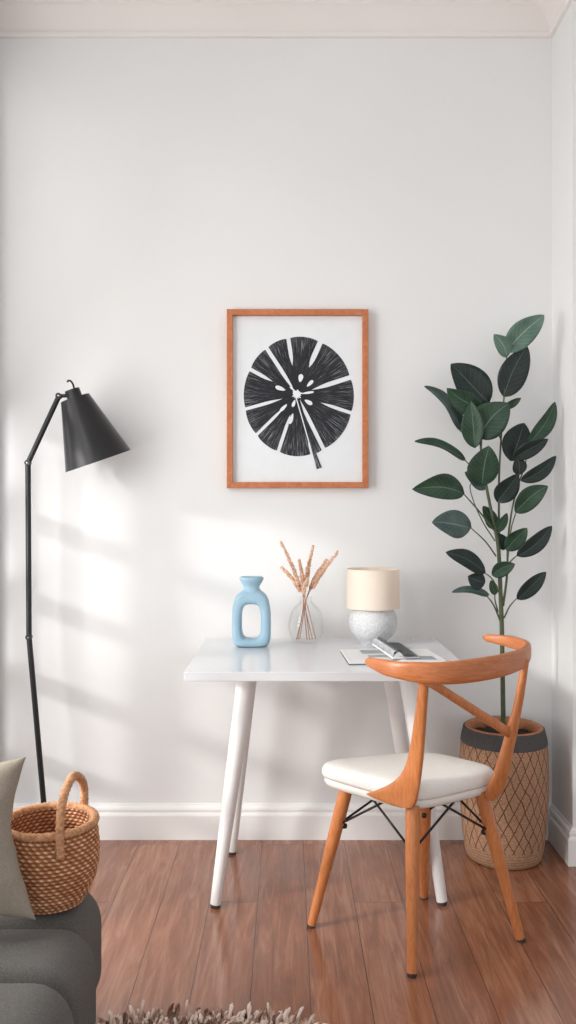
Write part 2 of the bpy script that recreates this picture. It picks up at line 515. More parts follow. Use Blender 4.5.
QC = [Vector((0.335, -0.883)), Vector((0.603, -0.715)), Vector((0.432, -0.545)), Vector((0.088, -0.648))]   # near, right, far, left
CC = sum(QC, Vector((0, 0))) / 4
def seat_pt(u, v):
    a = QC[0] * (1 - u) * (1 - v) + QC[1] * u * (1 - v) + QC[2] * u * v + QC[3] * (1 - u) * v
    return a
def seat_ring(s, z, n=72, e=0.42):
    out = []
    for k in range(n):
        q = 2 * PI * k / n
        u = sgn(math.cos(q), e) * 1.11 * s; v = sgn(math.sin(q), e) * 1.11 * s
        p = seat_pt(0.5 + u / 2, 0.5 + v / 2)
        out.append((p.x, p.y, z))
    return out
def rings_mesh(bm, rings, captop=True, capbot=True):
    R = [[bm.verts.new(p) for p in r] for r in rings]
    n = len(R[0])
    for i in range(len(R) - 1):
        for k in range(n):
            bm.faces.new((R[i][k], R[i][(k + 1) % n], R[i + 1][(k + 1) % n], R[i + 1][k]))
    if capbot: bm.faces.new(R[0][::-1])
    if captop: bm.faces.new(R[-1])
    return bm
obj('seat_shell', rings_mesh(B(), [seat_ring(s, z) for s, z in ((0.78, 0.404), (0.90, 0.405), (0.955, 0.411), (0.972, 0.421), (0.968, 0.430), (0.93, 0.433))]), M['shellwhite'], chair)
obj('seat_cushion', rings_mesh(B(), [seat_ring(s, z) for s, z in ((0.93, 0.431), (0.975, 0.432), (0.995, 0.440), (0.998, 0.452), (0.985, 0.462), (0.955, 0.470), (0.90, 0.475), (0.78, 0.4785), (0.55, 0.4815), (0.3, 0.483), (0.08, 0.4835))]), M['boucle'], chair)

# top rail
rail_pts = [(0.213, -0.835, 0.803), (0.270, -0.93, 0.798), (0.352, -0.975, 0.796), (0.43, -0.975, 0.797), (0.515, -0.935, 0.799), (0.592, -0.872, 0.801), (0.653, -0.795, 0.804), (0.690, -0.705, 0.811), (0.674, -0.615, 0.818), (0.602, -0.535, 0.822)]
rp = spline(rail_pts, 60)
hh = interp([0.012, 0.0215, 0.0275, 0.030, 0.0305, 0.030, 0.027, 0.023, 0.018, 0.0115])
def rail_h(t):
    e = min(t, 1 - t)
    k = min(1.0, e / 0.02)
    return hh(t) * (0.35 + 0.65 * math.sqrt(max(0, 1 - (1 - k) ** 2)))
def rail_w(t):
    e = min(t, 1 - t); k = min(1.0, e / 0.02)
    return 0.0105 * (0.35 + 0.65 * math.sqrt(max(0, 1 - (1 - k) ** 2)))
obj('top_rail', sweep(B(), rp, rail_w, rail_h, up=(0, 0, 1), n=20, e=0.6), M['railwood'], chair)

def ray_plane(px, py, p0, n):
    o = Vector((0, -D, H)); d = Vector(((px - 288) / F, 1, (508 - py) / F))
    t = (p0 - o).dot(n) / d.dot(n)
    return o + d * t
# left back post with its curved gusset along the seat side
edge = Vector((QC[3].x - QC[0].x, QC[3].y - QC[0].y, 0)).normalized()
nrm = Vector((edge.y, -edge.x, 0))
if nrm.y > 0: nrm = -nrm
p0 = Vector((QC[0].x, QC[0].y, 0.43)) + nrm * 0.024
gb = B()
rows = [(671, 420.5, 428, 1.0), (684.5, 419.5, 428, 0.87), (702, 417.5, 426.8, 0.66), (719.5, 415, 425.6, 0.42), (732, 413.2, 424.8, 0.22), (744, 411.2, 424, 0.07), (757, 408.6, 423, 0.0), (769, 404.5, 421.8, 0.0), (776, 399.8, 421, 0.0), (781, 394.5, 420.3, 0.0), (786, 386, 419.5, 0.0), (790.5, 375, 418.8, 0.0), (793.5, 366, 418.2, 0.0), (797, 372.5, 417.4, 0.0), (800.5, 381, 416.6, 0.0), (804, 391, 415.6, 0.0), (807, 401, 413.5, 0.0)]
lean = (Vector((0.353, -0.962, 0)) - Vector((p0.x, p0.y, 0))).dot(nrm)
ring_rows = []
for py, pl_, pr_, k_ in rows:
    c_ = p0 + nrm * lean * k_ - nrm * 0.011
    a_ = ray_plane(pl_, py, c_, nrm); b_ = ray_plane(pr_, py, c_, nrm)
    z_ = (a_.z + b_.z) / 2
    ring = []
    for k in range(28):
        q = 2 * PI * k / 28
        m2 = (a_ + b_) / 2; hv = (b_ - a_) / 2
        ring.append(m2 + hv * sgn(math.cos(q), 0.62) + nrm * 0.0105 * sgn(math.sin(q), 0.7))
    ring_rows.append(ring)
rings_mesh(gb, ring_rows)
obj('back_post', gb, M['chairwood'], chair, autosmooth=50)
# right back post
rb = B()
b0 = Vector((0.590, -0.735, 0.395)); t0 = Vector((0.659, -0.800, 0.80))
path = spline([t0, (0.641, -0.795, 0.68), (0.618, -0.790, 0.575), (0.598, -0.785, 0.49), (0.583, -0.777, 0.44), (0.566, -0.768, 0.404)], 24)
sweep(rb, path, interp([0.010, 0.0125, 0.018, 0.0225, 0.027, 0.016]), interp([0.0095, 0.0105, 0.0115, 0.0125, 0.0125, 0.011]), up=(0.4, -0.9, 0), n=20, e=0.8)
obj('back_post', rb, M['chairwood'], chair, autosmooth=35)
cb_ = B()
c0 = Vector((0.362, -0.955, 0.772)); c1 = Vector((0.622, -0.793, 0.590))
sweep(cb_, [c0.lerp(c1, i / 8) for i in range(9)], 0.0065, lambda t: 0.0115 + 0.002 * t, up=(0, 0, 1), n=16, e=0.7)
obj('cross_brace', cb_, M['chairwood'], chair)
# wire struts
order = ['N', 'R', 'F', 'L']
for i in range(4):
    a, b = order[i], order[(i + 1) % 4]
    for s, e_ in ((a, b), (b, a)):
        p = legpt(s, 0.30)
        q = legpt(s, 0.408).lerp(legpt(e_, 0.408), 0.62)
        p2 = p.lerp(q, 0.06) 
        obj('strut', sweep(B(), [p2, p.lerp(q, 0.5), q], 0.0034, 0.0034, n=10), M['blackmetal'], chair)
for k in ('N', 'L', 'R', 'F'):
    p = legpt(k, 0.30)
    d = (Vector((0.38, -0.72, 0.30)) - p).normalized()
    lb = B(); lathe(lb, [(0, -0.012), (0.0075, -0.012), (0.0075, 0.007), (0.004, 0.010), (0, 0.010)], p + d * 0.020, 16, axis=d)
    obj('bracket', lb, M['blackmetal'], chair)
rg = B()
mid = [legpt(k, 0.402) for k in order]
ctr = sum(mid, Vector()) / 4
obj('seat_plate', prism(B(), [m.lerp(ctr, 0.25) - Vector((0, 0, 0.004)) for m in mid], (0, 0, 0.009)), M['blackmetal'], chair, smooth=False)

# ------------------------------------------------------------------ blue vase
vx, vy = -0.124, -0.262; s = 0.00343
vb = B()
def pill(hw, hh_, cz, n, e):
    return [(hw * sgn(math.cos(2 * PI * k / n), e), cz + hh_ * sgn(math.sin(2 * PI * k / n), e)) for k in range(n)]
n = 72
outer = []
for k in range(n):
    q = 2 * PI * k / n
    cx, sz = math.cos(q), math.sin(q)
    if sz < 0: x = 0.066 * sgn(cx, 0.34); z = 0.085 + 0.085 * sgn(sz, 0.34)
    else:
        x = 0.066 * sgn(cx, 0.56); z = 0.085 + 0.107 * sgn(sz, 0.78)
    outer.append((x, z))
inner = []
for k in range(n):
    q = 2 * PI * k / n
    inner.append((0.0325 * sgn(math.cos(q), 0.55), 0.086 + 0.058 * sgn(math.sin(q), 0.62)))
m_ = 18
R = []
for k in range(n):
    (ox, oz), (ix, iz) = outer[k], inner[k]
    ring = []
    for j in range(m_):
        a = 2 * PI * j / m_
        c = 0.5 + 0.5 * sgn(math.cos(a), 0.62)
        y = 0.036 * sgn(math.sin(a), 0.62)
        ring.append(vb.verts.new((vx + ix + (ox - ix) * c, vy + y, ZT + iz + (oz - iz) * c)))
    R.append(ring)
for k in range(n):
    for j in range(m_):
        vb.faces.new((R[k][j], R[k][(j + 1) % m_], R[(k + 1) % n][(j + 1) % m_], R[(k + 1) % n][j]))
lathe(vb, [(0, 0.165), (0.040, 0.170), (0.036, 0.186), (0.0285, 0.195), (0.0270, 0.202), (0.0295, 0.209), (0.036, 0.218), (0.041, 0.228), (0.041, 0.234), (0.037, 0.237), (0.032, 0.236), (0.024, 0.22), (0.018, 0.19), (0, 0.18)], (vx, vy, ZT), 48, sy=0.85)
tag(obj('decorative_vase', vb, M['bluevase']), 'light blue ceramic vase with an oval hole through its body on the desk', 'vase')

# ------------------------------------------------------------------ glass vase with dried stems
gx, gy = 0.063, -0.190
gprof = [(0, 0.002), (0.030, 0.001), (0.045, 0.006), (0.056, 0.024), (0.0615, 0.052), (0.060, 0.082), (0.051, 0.110), (0.036, 0.130), (0.024, 0.142), (0.0205, 0.150), (0.0225, 0.160), (0.0235, 0.162)]
inn = [(max(0, r - 0.003), z + (0.003 if i < 3 else 0)) for i, (r, z) in enumerate(gprof)][::-1]
def smooth_prof(p, n):
    return [(max(0, q.x), q.y) for q in [Vector((v.x, v.y)) for v in spline([Vector((a, b, 0)) for a, b in p], n)]]
gp_ = smooth_prof(gprof, 44); gi = smooth_prof(inn, 44); gi[-1] = (0, gi[-1][1]); gp_[0] = (0, gp_[0][1])
tag(obj('glass_vase', lathe(B(), gp_ + gi, (gx, gy, ZT), 56), M['glass']), 'round clear glass bud vase holding dried grass stems on the desk', 'vase')
neck = Vector((gx - 0.004, gy, ZT + 0.135))
stems = [((280.5, 541), 0.40, 'tallest dried grass stem in the glass vase, leaning left toward the blue vase', (-0.028, 0.004)),
         ((313, 545), 0.42, 'upright tall dried grass stem in the middle of the glass vase', (0.012, -0.015)),
         ((338.5, 551), 0.50, 'dried grass stem in the glass vase leaning furthest right toward the table lamp', (-0.034, -0.006)),
         ((299, 559), 0.55, 'short upright dried grass stem in the glass vase, left of the middle', (0.003, -0.006)),
         ((281, 566.5), 0.55, 'shortest left-leaning dried grass stem in the glass vase, below the tallest one', (0.034, 0.010)),
         ((327, 559), 0.5, 'right-leaning dried grass stem in the glass vase, inside the furthest right one', (-0.022, 0.012)),
         ((308, 578), 0.6, 'lowest and smallest dried grass stem in the glass vase, at its neck', (0.022, 0.003))]
for i, ((tx, ty), hl, lab, (bx, by)) in enumerate(stems):
    yy = gy + (-0.03, 0.03, -0.02, -0.035, 0.02, 0.035, -0.045)[i]
    tip = at(tx, ty, yy)
    nk = neck + Vector(((i % 3 - 1) * 0.006, (i % 2 - 0.5) * 0.012, 0.02))
    bot = Vector((gx + bx, gy + by, ZT + 0.012))
    bend = nk.lerp(tip, 0.5) + Vector(((-1 if tx < 305 else 1) * -0.004, 0, 0.006))
    t = thing('dried_grass_stem', lab, 'dried flower', bot, 'dried grass stems in the glass vase')
    pts = spline([bot, nk, bend, tip], 24)
    obj('stem', sweep(B(), pts, 0.0017, 0.0015, n=8), M['grassstem'], t)
    hb = B()
    head = spline([nk.lerp(bend, 0.45), bend, tip], 40)
    L = len(head)
    rnd = random.Random(40 + i)
    sweep(hb, head, lambda t: 0.0036 * (1 - 0.5 * t), lambda t: 0.0036 * (1 - 0.5 * t), n=8)
    for j in range(L - 1):
        tg = (head[j + 1] - head[j]).normalized()
        for m2 in range(5):
            a = rnd.random() * 2 * PI
            sd = tg.orthogonal().normalized(); sd.rotate(Matrix.Rotation(a, 3, tg))
            f = j / L
            rad = (0.0072 if hl < 0.56 else 0.0064) * (0.7 + 0.35 * math.sin(PI * min(1, 0.12 + f)) - 0.12 * f)
            c = head[j] + sd * rad * (0.55 + 0.45 * rnd.random())
            bmesh.ops.create_icosphere(hb, subdivisions=1, radius=0.0027 + 0.0011 * rnd.random(), matrix=Matrix.Translation(c) @ tg.to_track_quat('Z', 'Y').to_matrix().to_4x4() @ Matrix.Diagonal((0.8, 0.8, 1.35, 1)))
    obj('seed_head', hb, M['grass'], t)

# ------------------------------------------------------------------ table lamp
lx, ly = 0.2955, -0.195
tl = thing('table_lamp', 'small table lamp with cream drum shade and round pitted grey-white base', 'lamp', (lx, ly, ZT))
prof = [(0, 0)] + [(0.084 * math.cos(a) ** 0.9, 0.0745 + 0.0745 * math.sin(a)) for a in [math.radians(-60 + 128 * i / 26) for i in range(27)]]
prof[1] = (prof[1][0], 0.0)
prof += [(0.02, 0.146), (0, 0.146)]
prof = [(r, max(0, z - 0.0)) for r, z in prof]
lb = lathe(B(), prof, (lx, ly, ZT), 96)
obj('lamp_base', lb, M['lampbase'], tl, autosmooth=50)
sh = lathe(B(), [(0.0925, 0.124), (0.0905, 0.259), (0.0888, 0.259), (0.0905, 0.124), (0.0925, 0.124)], (lx, ly, ZT), 72)
bmesh.ops.remove_doubles(sh, verts=sh.verts, dist=1e-5)
obj('lamp_shade', sh, M['shade'], tl, autosmooth=30)
st = lathe(B(), [(0, 0.14), (0.012, 0.14), (0.012, 0.19), (0.017, 0.2), (0.024, 0.215), (0.022, 0.23), (0.012, 0.24), (0, 0.242)], (lx, ly, ZT), 24)
obj('bulb', st, M['page'], tl)

# ------------------------------------------------------------------ magazine and booklet
mg = thing('magazine', 'open white magazine with grey printed photos lying flat on the desk', 'magazine', (0.32, -0.48, ZT))
q = [Vector((0.17, -0.372, 0)), Vector((0.182, -0.612, 0)), Vector((0.482, -0.582, 0)), Vector((0.458, -0.352, 0))]
obj('cover', prism(B(), [v + Vector((0, 0, ZT + 0.0004)) for v in q], (0, 0, 0.0022)), M['cover'], mg, smooth=False)
cm = (q[0] + q[1] + q[2] + q[3]) / 4
qq = [v.lerp(cm, 0.012) for v in q]
def mq(u, v): return (qq[0].lerp(qq[3], u)).lerp(qq[1].lerp(qq[2], u), v)
pb = B()
NU, NV = 30, 4
def mz(u):
    d = abs(u - 0.5)
    return ZT + 0.0026 + 0.0065 * (1 - 0.35 * d * 2) * (1 - math.exp(-d * 30)) + 0.001
top_ = [[pb.verts.new(mq(u / NU, v / NV) + Vector((0, 0, mz(u / NU)))) for v in range(NV + 1)] for u in range(NU + 1)]
bot_ = [[pb.verts.new(mq(u / NU, v / NV) + Vector((0, 0, ZT + 0.0026))) for v in range(NV + 1)] for u in range(NU + 1)]
for u in range(NU):
    for v in range(NV):
        pb.faces.new((top_[u][v], top_[u + 1][v], top_[u + 1][v + 1], top_[u][v + 1]))
        pb.faces.new((bot_[u][v], bot_[u][v + 1], bot_[u + 1][v + 1], bot_[u + 1][v]))
    pb.faces.new((top_[u][0], bot_[u][0], bot_[u + 1][0], top_[u + 1][0])); pb.faces.new((top_[u][NV], top_[u + 1][NV], bot_[u + 1][NV], bot_[u][NV]))
for v in range(NV):
    pb.faces.new((top_[0][v], top_[0][v + 1], bot_[0][v + 1], bot_[0][v])); pb.faces.new((top_[NU][v], bot_[NU][v], bot_[NU][v + 1], top_[NU][v + 1]))
obj('page_block', pb, M['page'], mg, autosmooth=30)
def patch(u0, u1, v0, v1, m):
    b = B(); K_ = 10
    a = [[b.verts.new(mq(u0 + (u1 - u0) * i / K_, v) + Vector((0, 0, mz(u0 + (u1 - u0) * i / K_) + 0.0006))) for v in (v0, v1)] for i in range(K_ + 1)]
    for i in range(K_): b.faces.new((a[i][0], a[i + 1][0], a[i + 1][1], a[i][1]))
    obj('printed_photo', b, m, mg)
patch(0.20, 0.46, 0.10, 0.42, M['photo'])
patch(0.24, 0.45, 0.55, 0.68, M['photo'])
patch(0.60, 0.92, 0.66, 0.92, M['photo'])
# folded booklet lying across it
bk = thing('booklet', 'grey folded booklet with a rounded silvery spine lying on the open magazine', 'booklet', (0.34, -0.45, ZT))
zb = ZT + 0.0112
def bpt(a, v, z):
    back = Vector((0.283, -0.300)); front = Vector((0.318, -0.575))
    pb_ = Vector((0.385, -0.310)); pf_ = Vector((0.402, -0.550))
    p = back.lerp(front, v).lerp(pb_.lerp(pf_, v), a)
    return Vector((p.x, p.y, z))
def booklet_layer(name, lift, a0, a1, m, th=0.0035):
    b = B(); NA, NW = 24, 6
    def zz(a): return zb + lift + (0.017 * math.sin(PI * min(1, a / 0.42)) ** 0.8 if a < 0.42 else 0.0)
    T = [[b.verts.new(bpt(a0 + (a1 - a0) * i / NA, j / NW, zz(i / NA) + th)) for j in range(NW + 1)] for i in range(NA + 1)]
    U = [[b.verts.new(bpt(a0 + (a1 - a0) * i / NA, j / NW, (zb + lift) if lift == 0 else zz(i / NA))) for j in range(NW + 1)] for i in range(NA + 1)]
    for i in range(NA):
        for j in range(NW):
            b.faces.new((T[i][j], T[i + 1][j], T[i + 1][j + 1], T[i][j + 1])); b.faces.new((U[i][j], U[i][j + 1], U[i + 1][j + 1], U[i + 1][j]))
        b.faces.new((T[i][0], U[i][0], U[i + 1][0], T[i + 1][0])); b.faces.new((T[i][NW], T[i + 1][NW], U[i + 1][NW], U[i][NW]))
    for j in range(NW):
        b.faces.new((T[0][j], T[0][j + 1], U[0][j + 1], U[0][j])); b.faces.new((T[NA][j], U[NA][j], U[NA][j + 1], T[NA][j + 1]))
    obj(name, b, m, bk, autosmooth=40)
booklet_layer('page_block', 0.0, 0.0, 1.0, M['page'], 0.003)
booklet_layer('cover', 0.0032, 0.03, 0.97, M['greypage'], 0.0025)
booklet_layer('folded_leaf', 0.0060, 0.0, 0.50, M['silverpage'], 0.002)
booklet_layer('cover_flap', 0.0082, 0.06, 0.86, M['cover'], 0.0015)

# ------------------------------------------------------------------ framed print
X0, X1, Z0, Z1 = -0.2243, 0.2945, 1.2935, 1.948
pf = thing('framed_print', 'orange-brown wooden picture frame with a dark round fan-shaped leaf print', 'picture', (0.035, 0, 1.29))
fb = B(); w = 0.0215; yb, yf = -0.002, -0.036
prof_pts = [(X0, Z0), (X1, Z0), (X1, Z1), (X0, Z1)]
for i in range(4):
    a = prof_pts[i]; b2 = prof_pts[(i + 1) % 4]
    def ins(p): return (p[0] + (w if p[0] == X0 else -w), p[1] + (w if p[1] == Z0 else -w))
    ia, ib = ins(a), ins(b2)
    prism(fb, [(a[0], yf, a[1]), (b2[0], yf, b2[1]), (ib[0], yf, ib[1]), (ia[0], yf, ia[1])], (0, yb - yf, 0))
obj('frame', fb, M['framewood'], pf, smooth=False, bevel=0.0015)
obj('paper', box(B(), X0 + w - 0.004, X1 - w + 0.004, -0.014, -0.003, Z0 + w - 0.004, Z1 - w + 0.004), M['paper'], pf, smooth=False)
cpt = at(296.9, 394.7, -0.015)
SC = 0.00368 / 3.2       # one unit of drawing
ib = B(); lay = ib.loops.layers.uv.new('polar')
def ink_poly(pts, z=0.0, polar=True, mi=0):
    vs = [ib.verts.new((cpt.x + x * SC, -0.0150 - z, cpt.z + y_ * SC)) for x, y_ in pts]
    f = ib.faces.new(vs); f.material_index = mi
    for lp, (x, y_) in zip(f.loops, pts):
        r = math.hypot(x, y_); lp[lay].uv = (math.degrees(math.atan2(y_, x)) / 360 * 6.0, r / 180)
    return f
def rad(a):
    # outline of the leaf: slightly wider at the sides and bottom
    a = math.radians(a)
    return 184 + 6 * math.cos(a) - 5.5 * math.sin(a) - 7.5 * math.cos(2 * a)
slits = [(18, 62, 7.5, 0), (66, 100, 8.5, 1), (98.7, 100, 6.5, 1), (123, 22, 6.5, 1), (151.5, 98, 6, 1), (195.6, 60, 5.5, 0), (224.8, 62, 5.0, 0), (251.8, 70, 5.5, 1), (284, 150, 4, 1), (296, 18, 6.5, 0), (341.4, 90, 5.5, 1)]
for i in range(len(slits)):
    a0, r0, w0_, _ = slits[i]; a1, r1, w1_, _ = slits[(i + 1) % len(slits)]
    if a1 < a0: a1 += 360
    N_ = 22; NR = 12
    def bound(ang, ri, wd, sign, f):
        R_ = rad(ang); r = 6 + (R_ - 6) * f
        half = 0.0 if r < ri else wd * (0.3 + 0.7 * math.sin(PI / 2 * min(1, 2.2 * (r - ri) / max(1, R_ - ri))))
        return r, math.radians(ang) + sign * math.atan2(half, r)
    grid = []
    for j in range(NR + 1):
        f = j / NR
        ra, aa = bound(a0, r0, w0_, 1, f); rb_, ab_ = bound(a1, r1, w1_, -1, f)
        row = []
        for k in range(N_ + 1):
            u = k / N_
            a = aa + (ab_ - aa) * u
            am = math.degrees(a)
            R_ = rad(am) + 3 * math.sin(PI * u) ** 0.5 - 3
            r = (6 + (R_ - 6) * f) 
            row.append((r * math.cos(a), r * math.sin(a)))
        grid.append(row)
    for j in range(NR):
        for k in range(N_):
            ink_poly([grid[j][k], grid[j][k + 1], grid[j + 1][k + 1], grid[j + 1][k]])
# stem
st_pts = [Vector((4, -8, 0)), Vector((22, -70, 0)), Vector((42, -140, 0)), Vector((60, -200, 0)), Vector((72, -236, 0))]
sp = spline(st_pts, 20)
for i in range(20):
    a, b2 = sp[i], sp[i + 1]
    tg = (b2 - a).normalized(); nn = Vector((-tg.y, tg.x, 0))
    wa = 3 + 6 * (i / 20) ** 2; wb_ = 3 + 6 * ((i + 1) / 20) ** 2
    ink_poly([tuple((a + nn * wa)[:2]), tuple((a - nn * wa)[:2]), tuple((b2 - nn * wb_)[:2]), tuple((b2 + nn * wb_)[:2])], 0.0006)
for i in range(20):   # pale line beside the stem
    a, b2 = sp[i], sp[i + 1]
    if i > 15: break
    tg = (b2 - a).normalized(); nn = Vector((-tg.y, tg.x, 0))
    ink_poly([tuple((a + nn * -5)[:2]), tuple((a - nn * 8.5)[:2]), tuple((b2 - nn * 8.5)[:2]), tuple((b2 + nn * -5)[:2])], 0.0005, mi=1)
npet = 0
for px_, py_, ang, ln, wd in ((12, 53, 80, 26, 7.5), (42, 36, 45, 28, 5.5), (-53, 20, 160, 34, 6.5), (37, -24, -30, 28, 6.5), (-43, -42, 225, 32, 5), (-10, -28, 250, 24, 5), (-18, -77, 252, 36, 6), (34, 6, 8, 42, 3.5), (-12, 16, 140, 30, 2.5), (0, 0, 20, 34, 4), (0, 0, 80, 34, 4), (0, 0, 140, 34, 4), (0, 0, 50, 28, 4), (0, 0, 110, 28, 4), (0, 0, 165, 28, 4), (0, 0, 0, 16, 8)):
    ca, sa = math.cos(math.radians(ang)), math.sin(math.radians(ang))
    pts = []
    for k in range(14):
        q_ = 2 * PI * k / 14
        u, v = ln / 2 * math.cos(q_), wd * math.sin(q_) * (1 + 0.35 * math.cos(q_))
        pts.append((px_ + u * ca - v * sa, py_ + u * sa + v * ca))
    npet += 1
    ink_poly(pts, 0.0009 + 0.00003 * npet, mi=1)
obj('leaf_print', ib, [M['ink'], M['paper']], pf, smooth=False)

# ------------------------------------------------------------------ floor lamp
FY = -0.175; fs = (D + FY) / F
def fl(px, py): return at(px, py, FY)
foot = Vector((fl(48, 800).x, FY, 0))
flt = thing('floor_lamp', 'tall black floor lamp with bent pole and tilted cone shade by the left wall', 'lamp', foot)
obj('base', lathe(B(), [(0, 0), (0.122, 0), (0.125, 0.004), (0.124, 0.016), (0.118, 0.021), (0.02, 0.024), (0.014, 0.035), (0, 0.035)], foot, 64), M['lampblack'], flt, autosmooth=40)
def rod(name, a, b, r, par=flt):
    return obj(name, sweep(B(), [Vector(a).lerp(Vector(b), i / 4) for i in range(5)], r, r, up=(0, 1, 0), n=20), M['lampblack'], par, autosmooth=40)
k1, k2, k3 = fl(29, 637), fl(28, 463), fl(59, 396)
rod('pole', foot + Vector((0, 0, 0.02)), k1, 0.0098)
rod('pole', k1, k2, 0.0098)
rod('pole', k2, k3, 0.0092)
rod('arm', k3, fl(72, 395.5), 0.0065)
for kk in (k1, k2, k3):
    jb = lathe(B(), [(0, -0.0115), (0.0095, -0.0115), (0.0105, -0.010), (0.0105, 0.010), (0.0095, 0.0115), (0, 0.0115)], kk, 24, axis=(0, 1, 0))
    jo = obj('hinge', jb, M['lampblack'], flt, autosmooth=40)
    obj('screw', lathe(B(), [(0, -0.0130), (0.0024, -0.0130), (0.003, -0.0115), (0, -0.0115)], kk, 16, axis=(0, 1, 0)), M['chrome'], jo, autosmooth=40)
tc_, bc_ = fl(75, 397.8), fl(96.5, 460.5)
bc_.y += 0.03
axv = (bc_ - tc_); Lc = axv.length; axv.normalize()
r0, r1 = 14.8 * fs, 34.2 * fs
shade_prof = [(0, 0.0), (r0 * 0.97, 0.0), (r0, 0.003), (r1, Lc), (r1 - 0.002, Lc), (r0 - 0.003, 0.006), (0, 0.005)]
sb = lathe(B(), shade_prof, tc_, 72, axis=axv)
lsh = obj('lamp_shade', sb, M['lampblack'], flt, autosmooth=30)
cap_c = tc_
obj('shade_cap', lathe(B(), [(0, 0.002), (7.6 * fs, 0.002), (7.6 * fs, -8.5 * fs), (7.2 * fs, -9.3 * fs), (0, -9.3 * fs)], fl(75.2, 398.3), 40, axis=axv), M['lampblack'], flt, autosmooth=40)
hk = spline([fl(74.5, 390), fl(73.0, 384.5), fl(70.8, 381.2), fl(68.6, 380.6), fl(67.2, 382.2)], 20)
obj('hook', sweep(B(), hk, 0.0034, 0.0034, up=(0, 1, 0), n=12), M['lampblack'], flt)
obj('bulb', lathe(B(), [(0, 0.01), (0.018, 0.012), (0.02, 0.05), (0.03, 0.085), (0.03, 0.105), (0.018, 0.125), (0, 0.13)], tc_, 24, axis=axv), M['lampinner'], flt)

# ------------------------------------------------------------------ sofa
sofa = thing('sofa', 'charcoal grey upholstered seat with rounded channels at the lower left', 'sofa', (-0.75, -1.7, 0))
SX0, SX1, SZ = -1.04, -0.426, 0.362
def rbox(x0, x1, y0, y1, z0, z1, r, n=7, dome=0.0):
    """box with round edges, from a subdivided cube"""
    b = B()
    bmesh.ops.create_cube(b, size=2)
    bmesh.ops.subdivide_edges(b, edges=b.edges[:], cuts=22, use_grid_fill=True)
    hx, hy, hz = (x1 - x0) / 2, (y1 - y0) / 2, (z1 - z0) / 2
    for v in b.verts:
        p = Vector((v.co.x * hx, v.co.y * hy, v.co.z * hz))
        # redistribute so the rims get more vertices
        q = Vector([sgn(c / h, 0.62) * h for c, h in zip(p, (hx, hy, hz))])
        rr_ = Vector((r[0], r[1], r[2]))
        core = Vector([max(-h + a, min(h - a, c)) for c, h, a in zip(q, (hx, hy, hz), rr_)])
        d = Vector([(c - k) / a for c, k, a in zip(q, core, rr_)])
        if d.length > 1e-6:
            mxd = max(abs(c) for c in d)
            d = d.normalized() * mxd
            q = core + Vector([c * a for c, a in zip(d, rr_)])
        v.co = q + Vector(((x0 + x1) / 2, (y0 + y1) / 2, (z0 + z1) / 2))
        if dome and q.z > 0:
            v.co.z += dome * (1 - (q.y / hy) ** 2) * q.z / hz
    return b
chan = [(-1.398, -1.185, 0.0), (-1.60, -1.394, 0.034), (-1.81, -1.596, 0.040), (-2.02, -1.806, 0.040), (-2.23, -2.016, 0.040)]
for y0, y1, ex in chan:
    obj('seat_channel', rbox(SX0, SX1 + ex, y0, y1, 0.085, SZ - 0.007, (0.075, 0.042, 0.085), dome=0.007), M['sofa'], sofa)
obj('base', box(B(), SX0 + 0.08, SX1 - 0.09, -2.16, -1.24, 0.055, 0.12), M['rubber'], sofa, smooth=False)
for x in (SX0 + 0.14, SX1 - 0.15):
    for y in (-2.10, -1.30):
        obj('leg', lathe(B(), [(0, 0), (0.014, 0), (0.02, 0.06), (0, 0.06)], (x, y, 0), 20), M['rubber'], sofa, autosmooth=40)

# ------------------------------------------------------------------ basket on the sofa
bx_, by_ = -0.520, -1.315
BZ = SZ + 0.001
bt = thing('woven_basket', 'round woven natural basket with looped rope handle standing on the sofa', 'basket', (bx_, by_, BZ))
BH = 0.170
rprof = interp([0.073, 0.088, 0.099, 0.1045, 0.1055, 0.1025, 0.0985])
bb = B(); fl_ = bb.verts.layers.float.new('weave')
NS, NZ = 252, 128; ROWS, ST = 21, 42
def weave(side):
    R_ = []
    for j in range(NZ + 1):
        f = j / NZ
        ring = []
        for k in range(NS):
            a = 2 * PI * k / NS
            rowf = f * ROWS; row = int(rowf)
            ph = a / (2 * PI) * ST + 0.5 * (row % 2) + 0.35 * (rowf - row)
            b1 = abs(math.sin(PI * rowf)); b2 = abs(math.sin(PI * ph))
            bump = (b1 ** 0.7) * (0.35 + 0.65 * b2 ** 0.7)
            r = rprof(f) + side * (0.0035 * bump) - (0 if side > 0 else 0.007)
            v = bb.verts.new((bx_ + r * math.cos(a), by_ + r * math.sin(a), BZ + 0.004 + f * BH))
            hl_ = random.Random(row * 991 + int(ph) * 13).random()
            v[fl_] = 0.12 + bump * (0.34 + 0.36 * hl_) + (0.30 if (b2 > 0.86 and b1 > 0.55) else 0)  # brightest dots painted in as light showing through the weave holes
            ring.append(v)
        R_.append(ring)
    for j in range(NZ):
        for k in range(NS):
            bb.faces.new((R_[j][k], R_[j][(k + 1) % NS], R_[j + 1][(k + 1) % NS], R_[j + 1][k]))
    return R_
Ra = weave(1); Rb = weave(-1)
for k in range(NS):
    bb.faces.new((Ra[-1][k], Ra[-1][(k + 1) % NS], Rb[-1][(k + 1) % NS], Rb[-1][k]))
bb.faces.new(Ra[0][::-1]); bb.faces.new(Rb[0])
obj('basket_body', bb, M['basket'], bt)
